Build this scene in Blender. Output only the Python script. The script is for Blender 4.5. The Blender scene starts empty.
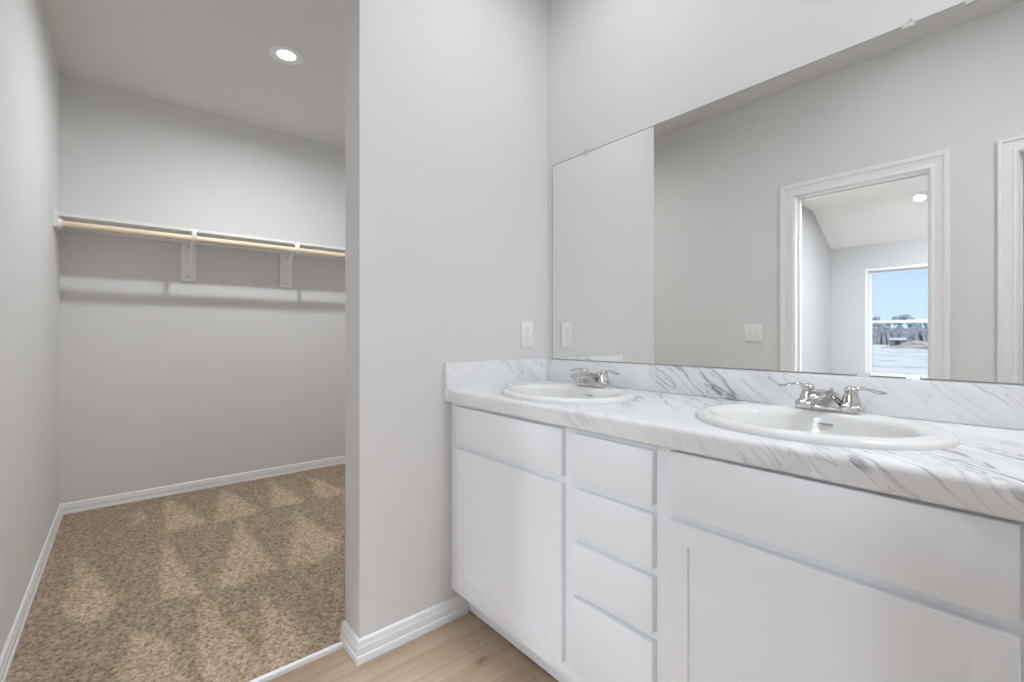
import bpy, bmesh, math, random
from mathutils import Vector, Matrix, noise

# ------------------------------------------------------------------ camera
sc = bpy.context.scene
COL = sc.collection
F_PX, YAW, HORIZON = 454.73, 0.7044, 335.36
CAM = Vector((1.5242, -1.5139, 1.1166))
cam_data = bpy.data.cameras.new('camera')
cam = bpy.data.objects.new('camera', cam_data)
COL.objects.link(cam)
cam_data.sensor_fit = 'HORIZONTAL'
cam_data.sensor_width = 36.0
cam_data.lens = F_PX / 1024 * 36.0
cam_data.shift_y = -(341.0 - HORIZON) / 1024
cam_data.clip_start = 0.02
cam_data.clip_end = 600
cam.location = CAM
cam.rotation_euler = (math.pi / 2, 0, math.atan2(math.sin(YAW), -math.cos(YAW)) - math.pi / 2)
sc.camera = cam

# ------------------------------------------------------------------ exposure and sky
sc.view_settings.view_transform = 'Standard'
sc.view_settings.look = 'None'
sc.view_settings.exposure = 0.13
sc.view_settings.gamma = 1.0
sc.view_settings.use_curve_mapping = False
sc.cycles.max_bounces = 16
sc.cycles.diffuse_bounces = 8
sc.cycles.glossy_bounces = 6
sc.cycles.transparent_max_bounces = 12
sc.cycles.sample_clamp_indirect = 6.0

world = bpy.data.worlds.new('sky')
sc.world = world
world.use_nodes = True
wt = world.node_tree
wt.nodes.clear()
wo = wt.nodes.new('ShaderNodeOutputWorld')
wb = wt.nodes.new('ShaderNodeBackground')
wr = wt.nodes.new('ShaderNodeValToRGB')
ws = wt.nodes.new('ShaderNodeSeparateXYZ')
wc = wt.nodes.new('ShaderNodeTexCoord')
wt.links.new(wc.outputs['Generated'], ws.inputs[0])
wt.links.new(ws.outputs['Z'], wr.inputs[0])
wt.links.new(wr.outputs[0], wb.inputs[0])
wt.links.new(wb.outputs[0], wo.inputs[0])
wr.color_ramp.elements[0].position = 0.0
wr.color_ramp.elements[0].color = (0.58, 0.73, 1.0, 1)
wr.color_ramp.elements[1].position = 0.30
wr.color_ramp.elements[1].color = (0.30, 0.475, 1.02, 1)
wb.inputs[1].default_value = 1.3

LAMP_CLOSET, FILL_BATH, LAMP_BEDROOM = 18.5, 102.0, 440.0

sun_d = bpy.data.lights.new('sun', 'SUN'); sun_d.energy = 3.4; sun_d.angle = math.radians(2.0); sun_d.color = (1.0, 0.97, 0.92)
sun_o = bpy.data.objects.new('sun', sun_d); COL.objects.link(sun_o)
sun_o.rotation_euler = Vector((-0.45, -0.72, -0.62)).to_track_quat('-Z', 'Y').to_euler()
sun_o.location = (20, 30, 30)
DAY = (0.89, 0.985, 1.13, 1)
COOL = (0.955, 0.995, 1.055, 1)

# ------------------------------------------------------------------ materials
def srgb(r, g, b):
    def c(v):
        v /= 255.0
        return v / 12.92 if v <= 0.04045 else ((v + 0.055) / 1.055) ** 2.4
    return (c(r), c(g), c(b), 1.0)

def new_mat(name):
    m = bpy.data.materials.new(name)
    m.use_nodes = True
    nt = m.node_tree
    return m, nt, nt.nodes['Principled BSDF']

def N(nt, kind, **kw):
    n = nt.nodes.new(kind)
    for k, v in kw.items():
        setattr(n, k, v)
    return n

def paint(name, col, rough=0.6, bump=0.0, bscale=160, mottle=0.015, spec=0.4):
    """painted surface: faint mottling, faint roller texture"""
    m, nt, p = new_mat(name)
    tc = N(nt, 'ShaderNodeTexCoord')
    nz = N(nt, 'ShaderNodeTexNoise'); nz.inputs['Scale'].default_value = 3.0
    nt.links.new(tc.outputs['Object'], nz.inputs['Vector'])
    mx = N(nt, 'ShaderNodeMix', data_type='RGBA')
    mx.inputs[6].default_value = tuple(c * (1 - mottle) for c in col[:3]) + (1,)
    mx.inputs[7].default_value = tuple(min(1, c * (1 + mottle)) for c in col[:3]) + (1,)
    nt.links.new(nz.outputs[0], mx.inputs[0])
    nt.links.new(mx.outputs[2], p.inputs['Base Color'])
    p.inputs['Roughness'].default_value = rough
    p.inputs['Specular IOR Level'].default_value = spec
    if bump:
        n2 = N(nt, 'ShaderNodeTexNoise'); n2.inputs['Scale'].default_value = bscale
        n2.inputs['Detail'].default_value = 4
        nt.links.new(tc.outputs['Object'], n2.inputs['Vector'])
        b = N(nt, 'ShaderNodeBump'); b.inputs['Strength'].default_value = bump
        b.inputs['Distance'].default_value = 0.002
        nt.links.new(n2.outputs[0], b.inputs['Height'])
        nt.links.new(b.outputs[0], p.inputs['Normal'])
    return m

M = {}
M['wall'] = paint('greige wall paint', (0.700, 0.697, 0.688, 1), 0.75, 0.10, 220)
M['ceiling'] = paint('textured ceiling paint', (0.70, 0.692, 0.672, 1), 0.9, 0.5, 90)
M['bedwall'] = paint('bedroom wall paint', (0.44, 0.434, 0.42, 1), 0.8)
M['bedceil'] = paint('bedroom ceiling paint', (0.76, 0.755, 0.745, 1), 0.9)
M['trim'] = paint('white trim enamel', (0.82, 0.825, 0.83, 1), 0.35, mottle=0.006)
M['cabinet'] = paint('white thermofoil', (0.862, 0.888, 0.922, 1), 0.38, mottle=0.004)
M['shelf'] = paint('white shelf laminate', (0.80, 0.80, 0.79, 1), 0.4, mottle=0.006)
M['bracket'] = paint('white coated steel', (0.88, 0.88, 0.875, 1), 0.4, mottle=0.006)
M['plastic'] = paint('white switch plastic', (0.83, 0.83, 0.82, 1), 0.35, mottle=0.004)
M['porcelain'] = paint('white vitreous china', (0.755, 0.755, 0.745, 1), 0.10, mottle=0.003, spec=0.5)
M['vinyl'] = paint('white window vinyl', (0.60, 0.605, 0.61, 1), 0.4, mottle=0.004)
M['dark'] = paint('dark recess', (0.03, 0.03, 0.03, 1), 0.7)
M['slot'] = paint('slot shadow grey', (0.22, 0.22, 0.22, 1), 0.7)
M['edge'] = paint('ground glass edge', (0.30, 0.30, 0.285, 1), 0.25)
M['overflow'] = paint('overflow shade', (0.33, 0.33, 0.32, 1), 0.5)
M['screw'] = paint('painted screw head', (0.45, 0.45, 0.44, 1), 0.4)
M['door'] = paint('door slab paint', (0.62, 0.62, 0.60, 1), 0.5)

def metal(name, col, rough):
    m, nt, p = new_mat(name)
    p.inputs['Base Color'].default_value = col
    p.inputs['Metallic'].default_value = 1.0
    tc = N(nt, 'ShaderNodeTexCoord')
    nz = N(nt, 'ShaderNodeTexNoise'); nz.inputs['Scale'].default_value = 40
    nt.links.new(tc.outputs['Object'], nz.inputs['Vector'])
    mr = N(nt, 'ShaderNodeMapRange')
    mr.inputs['To Min'].default_value = rough * 0.8
    mr.inputs['To Max'].default_value = rough * 1.2
    nt.links.new(nz.outputs[0], mr.inputs['Value'])
    nt.links.new(mr.outputs[0], p.inputs['Roughness'])
    return m
M['chrome'] = metal('polished chrome', (0.66, 0.655, 0.64, 1), 0.07)
M['steel'] = metal('dull steel', (0.55, 0.55, 0.54, 1), 0.3)
M['mirror'] = metal('silvered glass', (0.90, 0.905, 0.895, 1), 0.0)

def clear_plastic():
    m, nt, p = new_mat('clear clip plastic')
    p.inputs['Base Color'].default_value = (0.80, 0.80, 0.79, 1)
    p.inputs['Roughness'].default_value = 0.15
    p.inputs['Transmission Weight'].default_value = 0.25
    return m
M['clip'] = clear_plastic()

def emitter(name, strength, col=(0.955, 0.995, 1.055, 1)):
    m = bpy.data.materials.new(name); m.use_nodes = True
    nt = m.node_tree; nt.nodes.clear()
    o = N(nt, 'ShaderNodeOutputMaterial'); e = N(nt, 'ShaderNodeEmission')
    e.inputs[0].default_value = col; e.inputs[1].default_value = strength
    nt.links.new(e.outputs[0], o.inputs[0])
    return m
M['lens_closet'] = emitter('closet lens glow', 4.0, (1.0, 0.99, 0.97, 1))

def glass():
    m = bpy.data.materials.new('window glass'); m.use_nodes = True
    nt = m.node_tree; nt.nodes.clear()
    o = N(nt, 'ShaderNodeOutputMaterial'); mix = N(nt, 'ShaderNodeMixShader')
    t = N(nt, 'ShaderNodeBsdfTransparent'); g = N(nt, 'ShaderNodeBsdfGlossy')
    t.inputs[0].default_value = (0.95, 0.97, 0.97, 1)
    g.inputs['Roughness'].default_value = 0.01
    fr = N(nt, 'ShaderNodeFresnel'); fr.inputs[0].default_value = 1.35
    nt.links.new(fr.outputs[0], mix.inputs[0])
    nt.links.new(t.outputs[0], mix.inputs[1]); nt.links.new(g.outputs[0], mix.inputs[2])
    nt.links.new(mix.outputs[0], o.inputs[0])
    return m
M['glass'] = glass()

def marble(name, angle=32.0, seed=0.0, gain=1.0, side=False):
    """white laminate printed with grey veins that run one way, in loose bundles"""
    m, nt, p = new_mat(name)
    L = nt.links.new
    tc = N(nt, 'ShaderNodeTexCoord')
    # one printed sheet wraps splash, top and front edge: unroll it to (length, distance across)
    sx_ = N(nt, 'ShaderNodeSeparateXYZ'); L(tc.outputs['Object'], sx_.inputs[0])
    ac = N(nt, 'ShaderNodeMath', operation='ADD'); L(sx_.outputs['X' if side else 'Y'], ac.inputs[0]); L(sx_.outputs['Z'], ac.inputs[1])
    cb = N(nt, 'ShaderNodeCombineXYZ'); L(sx_.outputs['Y' if side else 'X'], cb.inputs[0]); L(ac.outputs[0], cb.inputs[1])
    mp = N(nt, 'ShaderNodeMapping'); mp.inputs['Rotation'].default_value = (0, 0, math.radians(angle))
    mp.inputs['Location'].default_value = (seed, seed * 0.7, seed * 1.3)
    L(cb.outputs[0], mp.inputs['Vector'])
    wn = N(nt, 'ShaderNodeTexNoise'); wn.inputs['Scale'].default_value = 4.0
    wn.inputs['Detail'].default_value = 5
    L(mp.outputs[0], wn.inputs['Vector'])
    sub = N(nt, 'ShaderNodeVectorMath', operation='SUBTRACT'); sub.inputs[1].default_value = (0.5, 0.5, 0.5)
    L(wn.outputs['Color'], sub.inputs[0])
    scl = N(nt, 'ShaderNodeVectorMath', operation='SCALE'); scl.inputs['Scale'].default_value = 0.075
    L(sub.outputs[0], scl.inputs[0])
    add = N(nt, 'ShaderNodeVectorMath', operation='ADD')
    L(mp.outputs[0], add.inputs[0]); L(scl.outputs[0], add.inputs[1])
    stretch = N(nt, 'ShaderNodeVectorMath', operation='MULTIPLY')
    stretch.inputs[1].default_value = (1.3, 12.0, 12.0)
    L(add.outputs[0], stretch.inputs[0])
    def vein(scale, width, lo=0.0):
        n = N(nt, 'ShaderNodeTexNoise'); n.inputs['Scale'].default_value = scale
        n.inputs['Detail'].default_value = 3; n.inputs['Roughness'].default_value = 0.55
        L(stretch.outputs[0], n.inputs['Vector'])
        s = N(nt, 'ShaderNodeMath', operation='SUBTRACT'); s.inputs[1].default_value = 0.5 + lo
        L(n.outputs[0], s.inputs[0])
        a = N(nt, 'ShaderNodeMath', operation='ABSOLUTE'); L(s.outputs[0], a.inputs[0])
        r = N(nt, 'ShaderNodeMapRange', interpolation_type='SMOOTHSTEP')
        r.inputs['From Min'].default_value = 0.0; r.inputs['From Max'].default_value = width
        r.inputs['To Min'].default_value = 1.0; r.inputs['To Max'].default_value = 0.0
        L(a.outputs[0], r.inputs['Value'])
        return r.outputs[0]
    v1, v2, v3 = vein(0.9, 0.020), vein(2.0, 0.022, 0.03), vein(0.6, 0.13)
    cl = N(nt, 'ShaderNodeTexNoise'); cl.inputs['Scale'].default_value = 2.6
    cl.inputs['Detail'].default_value = 2
    L(add.outputs[0], cl.inputs['Vector'])
    mk = N(nt, 'ShaderNodeMapRange', interpolation_type='SMOOTHSTEP')
    mk.inputs['From Min'].default_value = 0.40; mk.inputs['From Max'].default_value = 0.62
    L(cl.outputs[0], mk.inputs['Value'])
    def mul(a, b):
        n = N(nt, 'ShaderNodeMath', operation='MULTIPLY')
        L(a, n.inputs[0])
        if isinstance(b, float): n.inputs[1].default_value = b
        else: L(b, n.inputs[1])
        return n.outputs[0]
    def addm(a, b):
        n = N(nt, 'ShaderNodeMath', operation='ADD', use_clamp=True); L(a, n.inputs[0]); L(b, n.inputs[1]); return n.outputs[0]
    v = addm(addm(mul(mul(v1, mk.outputs[0]), 0.66 * gain), mul(mul(v2, mk.outputs[0]), 0.42 * gain)), mul(mul(v3, mk.outputs[0]), 0.20 * gain))
    fine = mul(v2, 0.10)
    v = addm(v, fine)
    mx = N(nt, 'ShaderNodeMix', data_type='RGBA')
    mx.inputs[6].default_value = (0.80, 0.806, 0.815, 1)
    mx.inputs[7].default_value = (0.20, 0.20, 0.205, 1)
    L(v, mx.inputs[0]); L(mx.outputs[2], p.inputs['Base Color'])
    p.inputs['Roughness'].default_value = 0.22
    p.inputs['Specular IOR Level'].default_value = 0.4
    return m
M['marble'] = marble('veined marble laminate', 41.0, 7.9, 0.88)
M['marble_side'] = marble('veined marble laminate side', 42.0, 5.7, 0.6, True)

def wood_floor():
    m, nt, p = new_mat('oak look plank floor')
    L = nt.links.new
    tc = N(nt, 'ShaderNodeTexCoord')
    sep = N(nt, 'ShaderNodeSeparateXYZ'); L(tc.outputs['Object'], sep.inputs[0])
    cmb = N(nt, 'ShaderNodeCombineXYZ'); L(sep.outputs['Y'], cmb.inputs[0]); L(sep.outputs['X'], cmb.inputs[1])
    br = N(nt, 'ShaderNodeTexBrick'); br.offset = 0.37
    br.inputs['Scale'].default_value = 1.0
    br.inputs['Brick Width'].default_value = 1.22; br.inputs['Row Height'].default_value = 0.181
    br.inputs['Mortar Size'].default_value = 0.0012
    br.inputs['Color1'].default_value = (0.0, 0, 0, 1); br.inputs['Color2'].default_value = (1, 1, 1, 1)
    br.inputs['Mortar'].default_value = (0.5, 0.5, 0.5, 1)
    mp0 = N(nt, 'ShaderNodeMapping'); mp0.inputs['Location'].default_value = (0.45, 0.155, 0)
    L(cmb.outputs[0], mp0.inputs['Vector'])
    L(mp0.outputs[0], br.inputs['Vector'])
    # knot: pulls the grain round it
    kv = N(nt, 'ShaderNodeVectorMath', operation='SUBTRACT'); kv.inputs[1].default_value = (0.268, -0.583, 0)
    L(tc.outputs['Object'], kv.inputs[0])
    ks = N(nt, 'ShaderNodeVectorMath', operation='MULTIPLY'); ks.inputs[1].default_value = (46, 30, 0)
    L(kv.outputs[0], ks.inputs[0])
    kl = N(nt, 'ShaderNodeVectorMath', operation='LENGTH'); L(ks.outputs[0], kl.inputs[0])
    kr = N(nt, 'ShaderNodeMapRange', interpolation_type='SMOOTHSTEP')
    kr.inputs['From Min'].default_value = 0.0; kr.inputs['From Max'].default_value = 1.6
    kr.inputs['To Min'].default_value = 1.0; kr.inputs['To Max'].default_value = 0.0
    L(kl.outputs['Value'], kr.inputs['Value'])
    mp = N(nt, 'ShaderNodeMapping'); mp.inputs['Scale'].default_value = (38, 1.8, 1)
    L(tc.outputs['Object'], mp.inputs['Vector'])
    off = N(nt, 'ShaderNodeVectorMath', operation='SCALE'); off.inputs['Scale'].default_value = 9.0
    L(br.outputs['Color'], off.inputs[0])
    ad = N(nt, 'ShaderNodeVectorMath', operation='ADD'); L(mp.outputs[0], ad.inputs[0]); L(off.outputs[0], ad.inputs[1])
    kb = N(nt, 'ShaderNodeVectorMath', operation='SCALE'); L(kr.outputs[0], kb.inputs[0]); kb.inputs['Scale'].default_value = 1.6
    ad2 = N(nt, 'ShaderNodeVectorMath', operation='ADD'); L(ad.outputs[0], ad2.inputs[0]); L(kb.outputs[0], ad2.inputs[1])
    g = N(nt, 'ShaderNodeTexNoise'); g.inputs['Scale'].default_value = 1.0; g.inputs['Detail'].default_value = 6
    g.inputs['Distortion'].default_value = 0.7
    L(ad2.outputs[0], g.inputs['Vector'])
    rp = N(nt, 'ShaderNodeValToRGB')
    rp.color_ramp.elements[0].position = 0.28; rp.color_ramp.elements[0].color = (0.312, 0.220, 0.150, 1)
    rp.color_ramp.elements[1].position = 0.72; rp.color_ramp.elements[1].color = (0.420, 0.312, 0.224, 1)
    L(g.outputs[0], rp.inputs[0])
    # plank to plank tone
    tone = N(nt, 'ShaderNodeMix', data_type='RGBA', blend_type='MULTIPLY'); tone.inputs[0].default_value = 1.0
    tr = N(nt, 'ShaderNodeMapRange'); tr.inputs['To Min'].default_value = 0.93; tr.inputs['To Max'].default_value = 1.05
    L(br.outputs['Color'], tr.inputs['Value'])
    L(rp.outputs[0], tone.inputs[6]); L(tr.outputs[0], tone.inputs[7])
    kn = N(nt, 'ShaderNodeMix', data_type='RGBA'); kn.inputs[7].default_value = (0.10, 0.062, 0.042, 1)
    kc = N(nt, 'ShaderNodeMath', operation='MULTIPLY'); L(kr.outputs[0], kc.inputs[0])
    kn2 = N(nt, 'ShaderNodeTexNoise'); kn2.inputs['Scale'].default_value = 55
    L(tc.outputs['Object'], kn2.inputs['Vector']); L(kn2.outputs[0], kc.inputs[1])
    L(kc.outputs[0], kn.inputs[0]); L(tone.outputs[2], kn.inputs[6])
    seam = N(nt, 'ShaderNodeMix', data_type='RGBA'); seam.inputs[7].default_value = (0.20, 0.15, 0.11, 1)
    sm = N(nt, 'ShaderNodeMath', operation='MULTIPLY'); sm.inputs[1].default_value = 0.55
    L(br.outputs['Fac'], sm.inputs[0]); L(sm.outputs[0], seam.inputs[0]); L(kn.outputs[2], seam.inputs[6])
    L(seam.outputs[2], p.inputs['Base Color'])
    p.inputs['Roughness'].default_value = 0.42
    return m
M['floor'] = wood_floor()

def rod_wood():
    m, nt, p = new_mat('pale pine rod')
    L = nt.links.new
    tc = N(nt, 'ShaderNodeTexCoord')
    mp = N(nt, 'ShaderNodeMapping'); mp.inputs['Scale'].default_value = (60, 2.0, 60)
    L(tc.outputs['Object'], mp.inputs['Vector'])
    g = N(nt, 'ShaderNodeTexNoise'); g.inputs['Scale'].default_value = 1; g.inputs['Detail'].default_value = 3
    L(mp.outputs[0], g.inputs['Vector'])
    rp = N(nt, 'ShaderNodeValToRGB')
    rp.color_ramp.elements[0].position = 0.3; rp.color_ramp.elements[0].color = (0.76, 0.62, 0.44, 1)
    rp.color_ramp.elements[1].position = 0.7; rp.color_ramp.elements[1].color = (0.88, 0.76, 0.58, 1)
    L(g.outputs[0], rp.inputs[0]); L(rp.outputs[0], p.inputs['Base Color'])
    p.inputs['Roughness'].default_value = 0.5
    return m
M['rod'] = rod_wood()

def carpet_mat():
    """frieze carpet: speckled yarn, vacuumed wedges where the pile leans the other way (attribute 'nap')"""
    m, nt, p = new_mat('brown frieze carpet')
    L = nt.links.new
    tc = N(nt, 'ShaderNodeTexCoord')
    a = N(nt, 'ShaderNodeAttribute'); a.attribute_name = 'nap'
    n1 = N(nt, 'ShaderNodeTexNoise'); n1.inputs['Scale'].default_value = 78; n1.inputs['Detail'].default_value = 5
    n1.inputs['Roughness'].default_value = 0.7
    L(tc.outputs['Object'], n1.inputs['Vector'])
    n2 = N(nt, 'ShaderNodeTexNoise'); n2.inputs['Scale'].default_value = 7; n2.inputs['Detail'].default_value = 3
    L(tc.outputs['Object'], n2.inputs['Vector'])
    rp = N(nt, 'ShaderNodeValToRGB')
    rp.color_ramp.elements[0].position = 0.33; rp.color_ramp.elements[0].color = (0.165, 0.116, 0.074, 1)
    rp.color_ramp.elements[1].position = 0.68; rp.color_ramp.elements[1].color = (0.66, 0.53, 0.395, 1)
    L(n1.outputs[0], rp.inputs[0])
    mr = N(nt, 'ShaderNodeMapRange'); mr.inputs['To Min'].default_value = 0.90; mr.inputs['To Max'].default_value = 1.24
    L(a.outputs['Fac'], mr.inputs['Value'])
    mr2 = N(nt, 'ShaderNodeMapRange'); mr2.inputs['To Min'].default_value = 0.88; mr2.inputs['To Max'].default_value = 1.12
    L(n2.outputs[0], mr2.inputs['Value'])
    ml = N(nt, 'ShaderNodeMath', operation='MULTIPLY'); L(mr.outputs[0], ml.inputs[0]); L(mr2.outputs[0], ml.inputs[1])
    mx = N(nt, 'ShaderNodeVectorMath', operation='SCALE'); L(rp.outputs[0], mx.inputs[0]); L(ml.outputs[0], mx.inputs['Scale'])
    L(mx.outputs[0], p.inputs['Base Color'])
    p.inputs['Roughness'].default_value = 0.95
    p.inputs['Specular IOR Level'].default_value = 0.1
    b = N(nt, 'ShaderNodeBump'); b.inputs['Strength'].default_value = 0.8; b.inputs['Distance'].default_value = 0.006
    L(n1.outputs[0], b.inputs['Height']); L(b.outputs[0], p.inputs['Normal'])
    return m
M['carpet'] = carpet_mat()

def noisy(name, stops, scale, stretch=(1, 1, 1), detail=5, rough=0.9):
    m, nt, p = new_mat(name)
    L = nt.links.new
    tc = N(nt, 'ShaderNodeTexCoord')
    mp = N(nt, 'ShaderNodeMapping'); mp.inputs['Scale'].default_value = stretch
    L(tc.outputs['Object'], mp.inputs['Vector'])
    n = N(nt, 'ShaderNodeTexNoise'); n.inputs['Scale'].default_value = scale; n.inputs['Detail'].default_value = detail
    L(mp.outputs[0], n.inputs['Vector'])
    rp = N(nt, 'ShaderNodeValToRGB')
    els = rp.color_ramp.elements
    els[0].position, els[0].color = stops[0]
    els[1].position, els[1].color = stops[-1]
    for pos, c in stops[1:-1]:
        e = els.new(pos); e.color = c
    L(n.outputs[0], rp.inputs[0]); L(rp.outputs[0], p.inputs['Base Color'])
    p.inputs['Roughness'].default_value = rough
    return m
M['ground'] = noisy('pale graded soil', [(0.33, (0.40, 0.36, 0.26, 1)), (0.43, (0.78, 0.71, 0.50, 1)), (0.58, (0.90, 0.81, 0.57, 1)), (0.68, (0.56, 0.50, 0.30, 1))], 0.42, (1, 2.2, 1), 8)
M['leaf'] = noisy('hazy foliage', [(0.35, (0.20, 0.25, 0.23, 1)), (0.65, (0.40, 0.45, 0.42, 1))], 1.2)
M['brush'] = noisy('bare winter brush', [(0.3, (0.15, 0.15, 0.16, 1)), (0.7, (0.36, 0.35, 0.36, 1))], 1.0, (3, 3, 1))
M['bark'] = noisy('grey bark', [(0.3, (0.10, 0.08, 0.06, 1)), (0.7, (0.22, 0.18, 0.15, 1))], 6)
M['siding'] = noisy('weathered siding', [(0.3, (0.10, 0.09, 0.08, 1)), (0.7, (0.20, 0.18, 0.16, 1))], 2)
M['roofing'] = noisy('pale metal roofing', [(0.3, (0.45, 0.45, 0.45, 1)), (0.7, (0.62, 0.62, 0.62, 1))], 2)
M['dirt'] = noisy('dug earth', [(0.3, (0.26, 0.22, 0.16, 1)), (0.7, (0.55, 0.48, 0.36, 1))], 0.8)

# ------------------------------------------------------------------ mesh helpers
def link(name, bm, mat, parent=None, smooth=False, angle=None):
    bmesh.ops.recalc_face_normals(bm, faces=bm.faces[:])
    me = bpy.data.meshes.new(name)
    bm.to_mesh(me); bm.free()
    o = bpy.data.objects.new(name, me)
    COL.objects.link(o)
    if mat is not None:
        me.materials.append(mat)
    if smooth:
        for f in me.polygons: f.use_smooth = True
        if angle is not None:
            me.set_sharp_from_angle(angle=math.radians(angle))
    if parent is not None:
        o.parent = parent
        o.matrix_parent_inverse = Matrix.Translation(parent.matrix_basis.translation).inverted()
    return o

def empty(name, loc):
    o = bpy.data.objects.new(name, None)
    o.empty_display_size = 0.05
    o.location = loc
    COL.objects.link(o)
    return o

def tag(o, label, cat, group=None, kind=None):
    o['label'] = label; o['category'] = cat
    if group: o['group'] = group
    if kind: o['kind'] = kind
    return o

def struct(o):
    o['kind'] = 'structure'
    return o

def add_box(bm, x0, x1, y0, y1, z0, z1, bevel=0.0, seg=2):
    r = bmesh.ops.create_cube(bm, size=1.0)
    vs = r['verts']
    for v in vs:
        v.co = Vector(((x0 + x1) / 2 + v.co.x * (x1 - x0), (y0 + y1) / 2 + v.co.y * (y1 - y0), (z0 + z1) / 2 + v.co.z * (z1 - z0)))
    if bevel:
        es = list({e for v in vs for e in v.link_edges})
        bmesh.ops.bevel(bm, geom=es, offset=bevel, segments=seg, affect='EDGES', profile=0.5)
    return bm

def box(name, mat, parent, x0, x1, y0, y1, z0, z1, bevel=0.0, seg=2):
    bm = bmesh.new(); add_box(bm, x0, x1, y0, y1, z0, z1, bevel, seg)
    return link(name, bm, mat, parent, smooth=bevel > 0, angle=40)

def add_prism(bm, pts, axis, a0, a1):
    """closed polygon pts extruded along an axis; pts are the two other coordinates in axis order"""
    def put(p, a):
        if axis == 0: return (a, p[0], p[1])
        if axis == 1: return (p[0], a, p[1])
        return (p[0], p[1], a)
    A = [bm.verts.new(put(p, a0)) for p in pts]
    B = [bm.verts.new(put(p, a1)) for p in pts]
    n = len(pts)
    bm.faces.new(A); bm.faces.new(B[::-1])
    for i in range(n):
        bm.faces.new((A[i], A[(i + 1) % n], B[(i + 1) % n], B[i]))
    return bm

def add_lathe(bm, prof, cx, cy, n=32, axis=Vector((0, 0, 1)), origin=None):
    """prof: list of (r, h) from bottom to top"""
    q = Vector((0, 0, 1)).rotation_difference(axis)
    o = Vector((cx, cy, 0)) if origin is None else Vector(origin)
    rings = []
    for r, h in prof:
        if r < 1e-6:
            rings.append([bm.verts.new(o + q @ Vector((0, 0, h)))])
        else:
            rings.append([bm.verts.new(o + q @ Vector((r * math.cos(2 * math.pi * k / n), r * math.sin(2 * math.pi * k / n), h))) for k in range(n)])
    for A, B in zip(rings, rings[1:]):
        for k in range(n):
            a, b = A[k % len(A)], A[(k + 1) % len(A)]
            c, d = B[(k + 1) % len(B)], B[k % len(B)]
            vs = []
            for v in (a, b, c, d):
                if v not in vs: vs.append(v)
            if len(vs) > 2: bm.faces.new(vs)
    for R in (rings[0], rings[-1]):
        if len(R) > 2: bm.faces.new(R)
    return bm

def add_tube(bm, pts, radii, n=14, flat=1.0, up=Vector((0, 0, 1))):
    pts = [Vector(p) for p in pts]
    rings = []
    for i, p in enumerate(pts):
        t = (pts[min(i + 1, len(pts) - 1)] - pts[max(i - 1, 0)]).normalized()
        s = t.cross(up)
        if s.length < 1e-4: s = t.cross(Vector((1, 0, 0)))
        s.normalize(); u = s.cross(t).normalized()
        r = radii[i] if isinstance(radii, (list, tuple)) else radii
        rings.append([bm.verts.new(p + s * (r * math.cos(2 * math.pi * k / n)) + u * (r * flat * math.sin(2 * math.pi * k / n))) for k in range(n)])
    for A, B in zip(rings, rings[1:]):
        for k in range(n):
            bm.faces.new((A[k], A[(k + 1) % n], B[(k + 1) % n], B[k]))
    bm.faces.new(rings[0]); bm.faces.new(rings[-1][::-1])
    return bm

def wall_slab(name, axis, const, thick, us, zs, holes, mat):
    """wall in the plane axis = const, cut on the grid us x zs; holes are (iu, iz) cells left open; extruded by thick"""
    bm = bmesh.new()
    V = {}
    def vert(i, j):
        if (i, j) not in V:
            V[i, j] = bm.verts.new((us[i], const, zs[j]) if axis == 1 else (const, us[i], zs[j]))
        return V[i, j]
    for i in range(len(us) - 1):
        for j in range(len(zs) - 1):
            if (i, j) not in holes:
                bm.faces.new((vert(i, j), vert(i + 1, j), vert(i + 1, j + 1), vert(i, j + 1)))
    r = bmesh.ops.extrude_face_region(bm, geom=bm.faces[:])
    d = Vector((0, thick, 0)) if axis == 1 else Vector((thick, 0, 0))
    bmesh.ops.translate(bm, vec=d, verts=[g for g in r['geom'] if isinstance(g, bmesh.types.BMVert)])
    return struct(link(name, bm, mat))

def sweep(bm, path, prof, closed_prof=True):
    """prof (out, z) swept along a plan path of (x, y), out to the RIGHT of travel, mitred"""
    P = [Vector(p) for p in path]
    rings = []
    for i, p in enumerate(P):
        def nrm(a, b):
            d = (b - a).normalized(); return Vector((d.y, -d.x))
        if i == 0: m = nrm(P[0], P[1])
        elif i == len(P) - 1: m = nrm(P[-2], P[-1])
        else:
            a, b = nrm(P[i - 1], p), nrm(p, P[i + 1])
            m = (a + b) / (1 + a.dot(b))
        rings.append([bm.verts.new((p.x + m.x * o, p.y + m.y * o, z)) for o, z in prof])
    n = len(prof)
    for A, B in zip(rings, rings[1:]):
        for k in range(n):
            bm.faces.new((A[k], A[(k + 1) % n], B[(k + 1) % n], B[k]))
    bm.faces.new(rings[0]); bm.faces.new(rings[-1][::-1])
    return bm

# ------------------------------------------------------------------ room dimensions (metres)
H = 2.743                       # bathroom and closet ceiling
W = -1.8243                     # long wall, room face
XB = -2.4369                    # closet back wall
YE = -0.9034                    # free end of the partition
T = 0.1318                      # partition thickness
XR = 2.70                       # bathroom far end, behind the camera's right
YC = 0.25                       # closet end wall
CP = 0.006                      # carpet height
D1 = (0.460, 1.108, 2.016)      # bedroom doorway: x0, x1, head
D2 = (1.437, 2.199, 2.012)      # second doorway

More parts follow.
